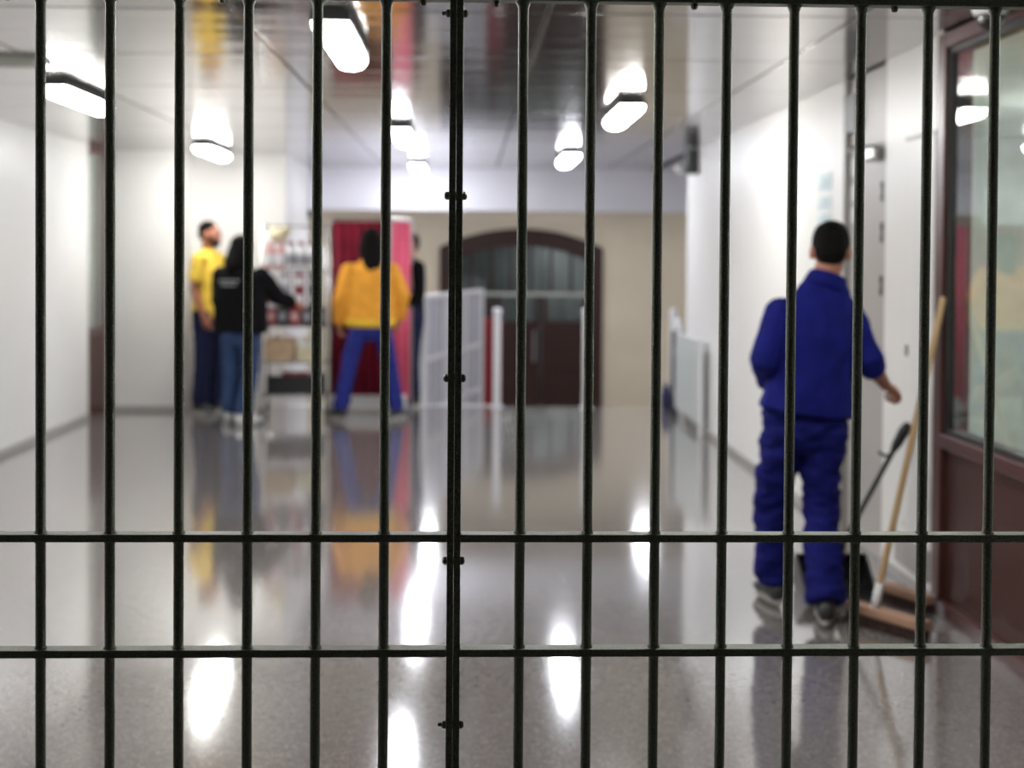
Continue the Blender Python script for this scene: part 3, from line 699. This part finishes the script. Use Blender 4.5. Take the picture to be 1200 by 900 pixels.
# ------------------------------------------------------------ curtain booth
B = thing('curtain_booth', 'crimson and pink curtained booth on a white plinth behind the person in orange', 'booth', (-.98, 12.8, 0))
def curtain(p0, p1, z0, z1, amp, nf, name, m_, ph=0.0):
    q = MB(); p0 = Vector((*p0, 0)); p1 = Vector((*p1, 0)); d = p1-p0; n_ = Vector((-d.y, d.x, 0)).normalized(); K = nf*10
    for i in range(K+1):
        t = i/K; a = amp*(math.sin(t*nf*2*PI+ph)+.35*math.sin(t*nf*3.3*PI+1))
        for zz, sc_ in ((z0, 1.25), ((z0+z1)/2, 1.0), (z1, .6)):
            q.v.append(p0+d*t+n_*a*sc_+Vector((0, 0, zz)))
    K1 = len(q.v)
    q.v += [v_+n_*.006 for v_ in q.v]
    for i in range(K):
        for j in range(2):
            a = i*3+j; q.f += [(a, a+3, a+4, a+1), (K1+a, K1+a+1, K1+a+4, K1+a+3)]
        a = i*3; q.f += [(a, K1+a, K1+a+3, a+3), (a+2, a+5, K1+a+5, K1+a+2)]
    q.f += [(0, 1, K1+1, K1), (1, 2, K1+2, K1+1)]; e = K*3; q.f += [(e, K1+e, K1+e+1, e+1), (e+1, K1+e+1, K1+e+2, e+2)]
    return q.build(name, M[m_], B, True)
curtain((-.30, -.14), (.25, -.14), .16, 1.80, .015, 6, 'curtain', 'red_curtain')['label'] = 'crimson front curtain'
curtain((.24, -.14), (.435, .14), .10, 1.80, .014, 4, 'curtain', 'pink_curtain', 1)['label'] = 'pink side curtain'
for x, y in ((-.31, -.14), (.25, -.16), (.44, .16), (-.31, .16)):
    MB().loft([(x, y, .0), (x, y, 1.83)], [.012]*2, 10, rnd=False).build('pole', M['steel'], B)
MB().loft([(-.31, -.14, 1.82), (.25, -.16, 1.82), (.44, .16, 1.82)], [.010]*3, 8).loft([(-.31, -.14, 1.82), (-.31, .16, 1.82), (.44, .16, 1.82)], [.010]*3, 8).build('curtain_rail', M['steel'], B)
MB().box(-.32, .40, -.10, .16, .02, .15).build('plinth', M['white_plastic'], B, bevel=.008)

# ------------------------------------------------------------ wire rack with goods
rk = thing('wire_rack', 'chrome wire shelving trolley on castors left of the crimson curtain', 'rack', (-1.57, 12.38, 0))
rx, ry = .29, .19
for sx in (-1, 1):
    for sy in (-1, 1):
        MB().loft([(sx*rx, sy*ry, .10), (sx*rx, sy*ry, 1.76)], [.011]*2, 10, rnd=False).build('post', M['chrome'], rk, True)
        c = MB().lathe([(0, -.012), (.045, -.012), (.05, 0), (.045, .012), (0, .012)], seg=16, mt=Matrix.Translation((sx*rx, sy*ry, .05)) @ Matrix.Rotation(PI/2, 4, 'Y')).build('castor', M['black_plastic'], rk, True)
        MB().box(sx*rx-.02, sx*rx+.02, sy*ry-.012, sy*ry+.012, .085, .11).build('castor_fork', M['steel'], c)
SH = [.20, .50, .83, 1.34, 1.74]
for z in SH:
    q = MB()
    for sy in (-1, 0, 1): q.loft([(-rx, sy*ry, z), (rx, sy*ry, z)], [.006]*2, 6)
    for sx in (-1, 1): q.loft([(sx*rx, -ry, z), (sx*rx, ry, z)], [.006]*2, 6)
    for i in range(13): q.loft([(-rx+.02+i*.045, -ry, z+.004), (-rx+.02+i*.045, ry, z+.004)], [.0025]*2, 4, rnd=False)
    q.build('shelf', M['chrome'], rk)
q = MB()
for zz in (1.45, 1.56):
    for sx in (-1, 1): q.loft([(sx*rx, -ry, zz), (sx*rx, ry, zz)], [.004]*2, 6)
q.build('side_rail', M['chrome'], rk)

def place(t, x, y, z, rz=0): t.location = (-1.57+x, 12.38+y, z); t.rotation_euler = (0, 0, rz)
def dup(o, loc, rz=0, mats=None, label=None, group=None, s=1.0):
    c = o.copy(); COL.objects.link(c); c.location = loc; c.rotation_euler = (0, 0, rz); c.scale = (s, s, s)
    if label: c['label'] = label
    if group: c['group'] = group
    for ch in o.children:
        k = ch.copy(); COL.objects.link(k); k.parent = c
        if mats and mats.get(k.name.split('.')[0]):
            k.data = k.data.copy(); k.data.materials[0] = M[mats[k.name.split('.')[0]]]
    return c
def rp(x, y, z): return (-1.57+x, 12.38+y, z)
# bottles, top shelf
gb = 'bottles on the top shelf of the wire rack'
b0 = thing('bottle', 'white bottle among those on the top shelf of the wire rack', 'bottle', rp(-.02, -.12, 1.35), 0, gb)
MB().lathe([(0, 0), (.040, 0), (.043, .01), (.043, .15), (.036, .18), (.016, .205), (.016, .22), (0, .22)], seg=18).build('bottle_body', M['pk_white'], b0, True)
MB().lathe([(0, .22), (.019, .22), (.019, .25), (0, .252)], seg=14).build('cap', M['pk_red'], b0, True)
MB().lathe([(.0438, .04), (.0442, .045), (.0442, .13), (.0438, .135)], seg=18).build('wrapper', M['pk_grey'], b0, True)
ROW = ('front', 'back')
for i in range(1, 6):
    dup(b0, rp(-.052+(i % 3)*.092, -.10+(i//3)*.14, 1.35), i, None, '%s white bottle in the %s row of the rack top shelf' % (('leftmost', 'middle', 'rightmost')[i % 3], ROW[i//3]))
b0.location = rp(-.052, -.10, 1.35); b0['label'] = 'leftmost white bottle in the front row of the rack top shelf'
gp = 'pink bottles on the top shelf of the wire rack'
for i in range(4):
    dup(b0, rp(-.236+(i % 2)*.091, -.10+(i//2)*.14, 1.35), i, {'bottle_body': 'pk_pink', 'wrapper': 'pk_white', 'cap': 'pk_pink'},
        '%s pink bottle in the %s row of the rack top shelf' % (('left', 'right')[i % 2], ROW[i//2]), gp, 1.0)
t = thing('plush_toy', 'round cream bundle resting above the pink bottles on the rack', 'bundle', rp(-.16, -.05, 1.60))
q = MB().ell((0, 0, .05), (.085, .07, .07)).ell((.06, .0, .10), (.05, .05, .04)).ell((-.05, .01, .1), (.05, .05, .04))
o = link('bundle_cloth', remesh(q, .01, 2, .008, (14, 14, 14)), t); o.data.materials.append(M['pk_yellow'])
t.location = rp(-.155, -.06, 1.603); t['label'] = 'round cream cloth bundle resting on the pink bottles of the rack'; t.name = 'cloth_bundle'
# rolls on the top
gr = 'white paper rolls on top of the wire rack bottles'
r0 = thing('paper_roll', 'white roll standing at the right of the rack top shelf', 'roll', rp(.232, -.05, 1.35), 0, gr)
MB().lathe([(.02, 0), (.047, 0), (.049, .01), (.049, .21), (.047, .22), (.02, .22)], seg=20).build('roll', M['paper'], r0, True)
MB().lathe([(.0, 0.002), (.019, .002), (.019, .218), (0, .218)], seg=12).build('core', M['pk_tan'], r0, True)
# second shelf: red and white packs
gk = 'small packs on the second shelf of the wire rack'
k0 = thing('pack', 'dark red pack, first from the left in the front row of the second rack shelf', 'pack', rp(-.22, -.11, .84), 0, gk)
MB().box(-.045, .045, -.04, .04, 0, .16).build('carton', M['pk_red'], k0, bevel=.004)
MB().box(-.035, .035, -.042, -.04, .04, .12).build('sticker', M['pk_pink'], k0)
for i in range(1, 10):
    dk = i % 5 in (1, 3, 4)
    dup(k0, rp(-.22+(i % 5)*.11, -.11+(i//5)*.14, .84), 0, {'carton': 'pk_dark', 'sticker': 'pk_grey'} if dk else None,
        '%s pack, %s from the left in the %s row of the second rack shelf' % ('black' if dk else 'dark red', ('first', 'second', 'third', 'fourth', 'fifth')[i % 5], ROW[i//5]))
gm = 'stacked white packs on the second shelf of the wire rack'
for i in range(8):
    c4 = ['white', 'grey', 'red', 'dark'][i % 4]
    dup(k0, rp(-.21+(i % 4)*.125, -.11, 1.0 if i < 4 else 1.16), 0, {'carton': 'pk_'+c4, 'sticker': ['pk_red', 'pk_white', 'pk_white', 'pk_grey'][i % 4]},
        '%s pack, %s from the left in the %s layer stacked on the second rack shelf' % (c4, ('first', 'second', 'third', 'fourth')[i % 4], 'lower' if i < 4 else 'upper'), gm)
# third shelf: cardboard trays
x0 = thing('carton_tray', 'tan cardboard tray at the left of the lower middle shelf', 'tray', rp(-.14, 0, .51))
def tray(w_, d_, h_, m_, t_):
    MB().box(-w_, w_, -d_, d_, 0, .01).box(-w_, w_, -d_, -d_+.008, .01, h_).box(-w_, w_, d_-.008, d_, .01, h_)\
        .box(-w_, -w_+.008, -d_+.008, d_-.008, .01, h_).box(w_-.008, w_, -d_+.008, d_-.008, .01, h_).build('tray_body', M[m_], t_)
tray(.13, .16, .20, 'pk_tan', x0)
x1_ = thing('carton_tray', 'pale cream tray at the right of the lower middle shelf', 'tray', rp(.14, 0, .51)); tray(.12, .16, .14, 'pk_yellow', x1_)
gj = 'cream jars in the trays of the wire rack'
j0 = thing('jar', 'left front cream jar in the pale tray of the rack', 'jar', rp(.08, -.08, .52), 0, gj)
MB().lathe([(0, 0), (.035, 0), (.037, .01), (.037, .16), (.030, .18), (0, .18)], seg=16).build('jar_body', M['pk_white'], j0, True)
MB().lathe([(0, .18), (.033, .18), (.033, .205), (0, .207)], seg=16).build('lid', M['pk_yellow'], j0, True)
for i in range(1, 4): dup(j0, rp(.08+(i % 2)*.10, -.08+(i//2)*.12, .52), i, None, '%s %s cream jar in the pale tray of the rack' % (('left', 'right')[i % 2], ROW[i//2]))
for i in range(4): dup(j0, rp(-.20+(i % 2)*.10, -.08+(i//2)*.12, .52), i, {'jar_body': 'pk_grey', 'lid': 'pk_tan'}, '%s %s grey jar in the tan cardboard tray of the rack' % (('left', 'right')[i % 2], ROW[i//2]), 'grey jars in the tan tray')
# bottom: black crate
t = thing('crate', 'black plastic crate on the lowest shelf of the wire rack', 'crate', rp(0, 0, .21)); tray(.25, .17, .17, 'black_plastic', t)
gc = 'packs in the black crate'
for i in range(4):
    dup(k0, rp(-.18+i*.12, -.06, .223), 0, {'carton': ['pk_white', 'pk_red', 'pk_red', 'pk_grey'][i], 'sticker': ['pk_grey', 'pk_white', 'pk_white', 'pk_red'][i]},
        ['white pack at the left in the black crate', 'second pack from the left, red, in the black crate', 'third pack from the left, red, in the black crate', 'grey pack at the right in the black crate'][i], gc, 1.15)

# ------------------------------------------------------------ landing edge: posts, railing, bins
def post(x, y, label):
    t = thing('barrier_post', label, 'post', (x, y, 0), 0, 'white posts along the landing edge')
    MB().box(-.036, .036, -.036, .036, 0, .93).build('post_shaft', M['white_metal'], t, bevel=.006)
    MB().lathe([(0, .93), (.045, .93), (.048, .945), (.040, .965), (0, .98)], seg=18).build('post_cap', M['white_metal'], t, True)
    MB().box(-.06, .06, -.05, .03, 0, .012).build('foot_plate', M['white_metal'], t)
post(.293, 13.11, 'white post at the landing edge left of the arched doorway')
post(1.17, 13.11, 'white post at the landing edge in front of the arched doorway')
post(2.03, 13.11, 'white post at the landing edge right of the arched doorway')
R_ = thing('white_railing', 'white framed railing running back beside the pink curtain', 'railing', (-.44, 13.44, -1.2))
d = Vector((.60, 2.55, 0)); Lr = d.length; an = math.atan2(d.y, d.x)
RM = Matrix.Rotation(an, 4, 'Z')
for zz, nm in ((2.26, 'top_bar'), (1.63, 'middle_bar'), (1.10, 'lower_bar'), (.08, 'bottom_bar')):
    MB().box(0, Lr, -.025, .025, zz-.025, zz+.025, RM).build(nm, M['white_metal'], R_, bevel=.005)
for i in range(4):
    MB().box(i*Lr/3-.04, i*Lr/3+.04, -.03, .03, 0, 2.28, RM).build('upright', M['white_metal'], R_, bevel=.005)
for i in range(3):
    MB().box(i*Lr/3+.05, (i+1)*Lr/3-.05, -.006, .006, .11, 2.23, RM).build('infill_panel', M['infill'], R_)
for i in range(12):
    MB().box(i*Lr/12+.15-.012, i*Lr/12+.15+.012, -.012, .012, .1, 2.24, RM).build('baluster', M['white_metal'], R_)
t = thing('cabinet', 'narrow dark red cabinet standing between the railing and a white post', 'cabinet', (.305, 17.4, -1.2))
MB().box(-.14, .14, -.15, .15, .03, 1.86).build('cabinet_body', M['red_plastic'], t, bevel=.01)
MB().box(-.12, .12, -.162, -.15, .1, 1.8).build('cabinet_door', M['red_plastic'], t, bevel=.004)
MB().box(.08, .10, -.185, -.162, .9, 1.05).build('handle', M['steel'], t)
MB().box(-.13, .13, -.13, .13, 0, .03).build('base', M['black_plastic'], t)
t = thing('bag', 'small dark blue bag by the right white post', 'bag', (1.945, 13.0, 0))
q = MB().loft([(0, 0, .03), (0, 0, .12), (0, 0, .20)], [(.055, .06), (.058, .06), (.035, .035)], 16)
o = link('bag_body', remesh(q, .01, 2, .006, (20, 20, 20)), t); o.data.materials.append(M['blue_bag'])
MB().loft([(-.03, 0, .21), (-.02, 0, .26), (.02, 0, .26), (.03, 0, .21)], [.006]*4, 8).build('strap', M['blue_bag'], t, True)
# glass swing gate by the right wall end
t = thing('glass_barrier', 'low frosted glass swing gate against the far end of the right wall', 'barrier', (1.95, 11.1, 0))
MB().box(-.006, .006, .02, 1.36, .08, .76).build('glass_leaf', M['frost'], t)
MB().box(-.012, .012, .02, 1.36, .76, .785).build('top_rim', M['white_metal'], t)
MB().box(-.03, .03, 1.38, 1.44, 0, .80).build('hinge_post', M['dark_metal'], t, bevel=.006)
MB().box(-.02, .02, -.02, .02, 0, .80).build('end_stile', M['white_metal'], t, bevel=.005)
for z in (.2, .6): MB().box(-.015, .015, 1.35, 1.39, z-.04, z+.04).build('hinge', M['steel'], t)
t = thing('white_brace', 'white slanting gate panel joined to the right white post', 'gate', (2.05, 12.75, 0))
MB().prism([(-.0, 0), (.30, 0), (.30, .90), (0, .78)], -.02, .02, Matrix.Rotation(1.55, 4, 'Z') @ Matrix.Rotation(PI/2, 4, 'X')).build('panel', M['white_metal'], t, bevel=.005)
MB().box(-.02, .02, -.02, .02, 0, .80).build('upright', M['white_metal'], t)

# ------------------------------------------------------------ broom and dustpan
def along(p0, p1): return (Vector(p1)-Vector(p0))
t = thing('broom', 'push broom with a pale wooden handle leaning on the brown window frame', 'broom', (1.655, 5.34, 0))
p0 = V(0, 0, .085); p1 = V(.315, .15, 1.325)
MB().loft([p0+(p1-p0)*.05, p1], [.0135, .0135], 12).build('handle', M['wood'], t, True)
MB().loft([p0-(p1-p0)*.02, p0+(p1-p0)*.075], [.019, .017], 12, rnd=False).build('ferrule', M['white_metal'], t, True)
hm = Matrix.Rotation(-math.radians(58), 4, 'Z')
MB().box(-.13, .26, -.032, .032, .045, .085, hm).build('block', M['wood_block'], t, bevel=.008)
q = MB()
for i in range(26):
    for j in range(4):
        x = -.12+i*.0147; y = -.024+j*.016
        q.loft([hm @ V(x, y, .046), hm @ V(x+random.uniform(-.004, .004), y*1.25, .002)], [.005, .006], 5, rnd=False)
o = q.build('bristles', M['bristle'], t); o['kind'] = 'stuff'
t = thing('brush', 'spare broom head lying on the floor behind the push broom by the white wall', 'broom', (1.895, 5.64, 0), -1.15)
MB().box(-.15, .13, -.03, .03, .042, .08).build('block', M['wood_block'], t, bevel=.008)
q = MB()
for i in range(18):
    for j in range(4):
        x = -.14+i*.0155; y = -.022+j*.015
        q.loft([(x, y, .043), (x, y*1.2, .002)], [.005, .006], 5, rnd=False)
o = q.build('bristles', M['bristle'], t); o['kind'] = 'stuff'
t = thing('dustpan', 'black long-handled dustpan standing upright against the white wall', 'dustpan', (1.645, 5.86, 0))
t.scale = (1.15, 1.15, 1.0)
q = MB(); W2 = .135
prof2 = [(-.13, 0), (.10, 0), (.13, .03), (.13, .13), (.085, .165), (.075, .16), (.112, .125), (.112, .035), (.095, .014), (-.13, .008)]
q.prism(prof2, -W2, W2, Matrix.Rotation(PI/2, 4, 'Z') @ Matrix.Rotation(PI/2, 4, 'X'))
for s in (-1, 1):
    q.prism([(-.13, 0), (.10, 0), (.13, .03), (.13, .13), (.085, .165), (-.02, .07)], s*W2-.004, s*W2+.004, Matrix.Rotation(PI/2, 4, 'Z') @ Matrix.Rotation(PI/2, 4, 'X'))
q.build('pan', M['black_plastic'], t)
h0 = V(.015, .10, .13); h1 = V(.285, .06, .745)
MB().loft([h0, h0.lerp(h1, .85)], [.011]*2, 12).build('handle', M['black_plastic'], t, True)
MB().loft([h0.lerp(h1, .82), h0.lerp(h1, .86), h0.lerp(h1, .96), h1], [.014, .020, .024, .018], 14).build('grip', M['black_plastic'], t, True)
MB().loft([h0.lerp(h1, .78), h0.lerp(h1, .78)+V(-.03, 0, .0), h0.lerp(h1, .78)+V(-.045, 0, .015)], [.009, .008, .006], 8).build('clip', M['black_plastic'], t, True)
MB().loft([h0-V(0, 0, .03), h0.lerp(h1, .12)], [.024, .015], 12).build('socket', M['black_plastic'], t, True)
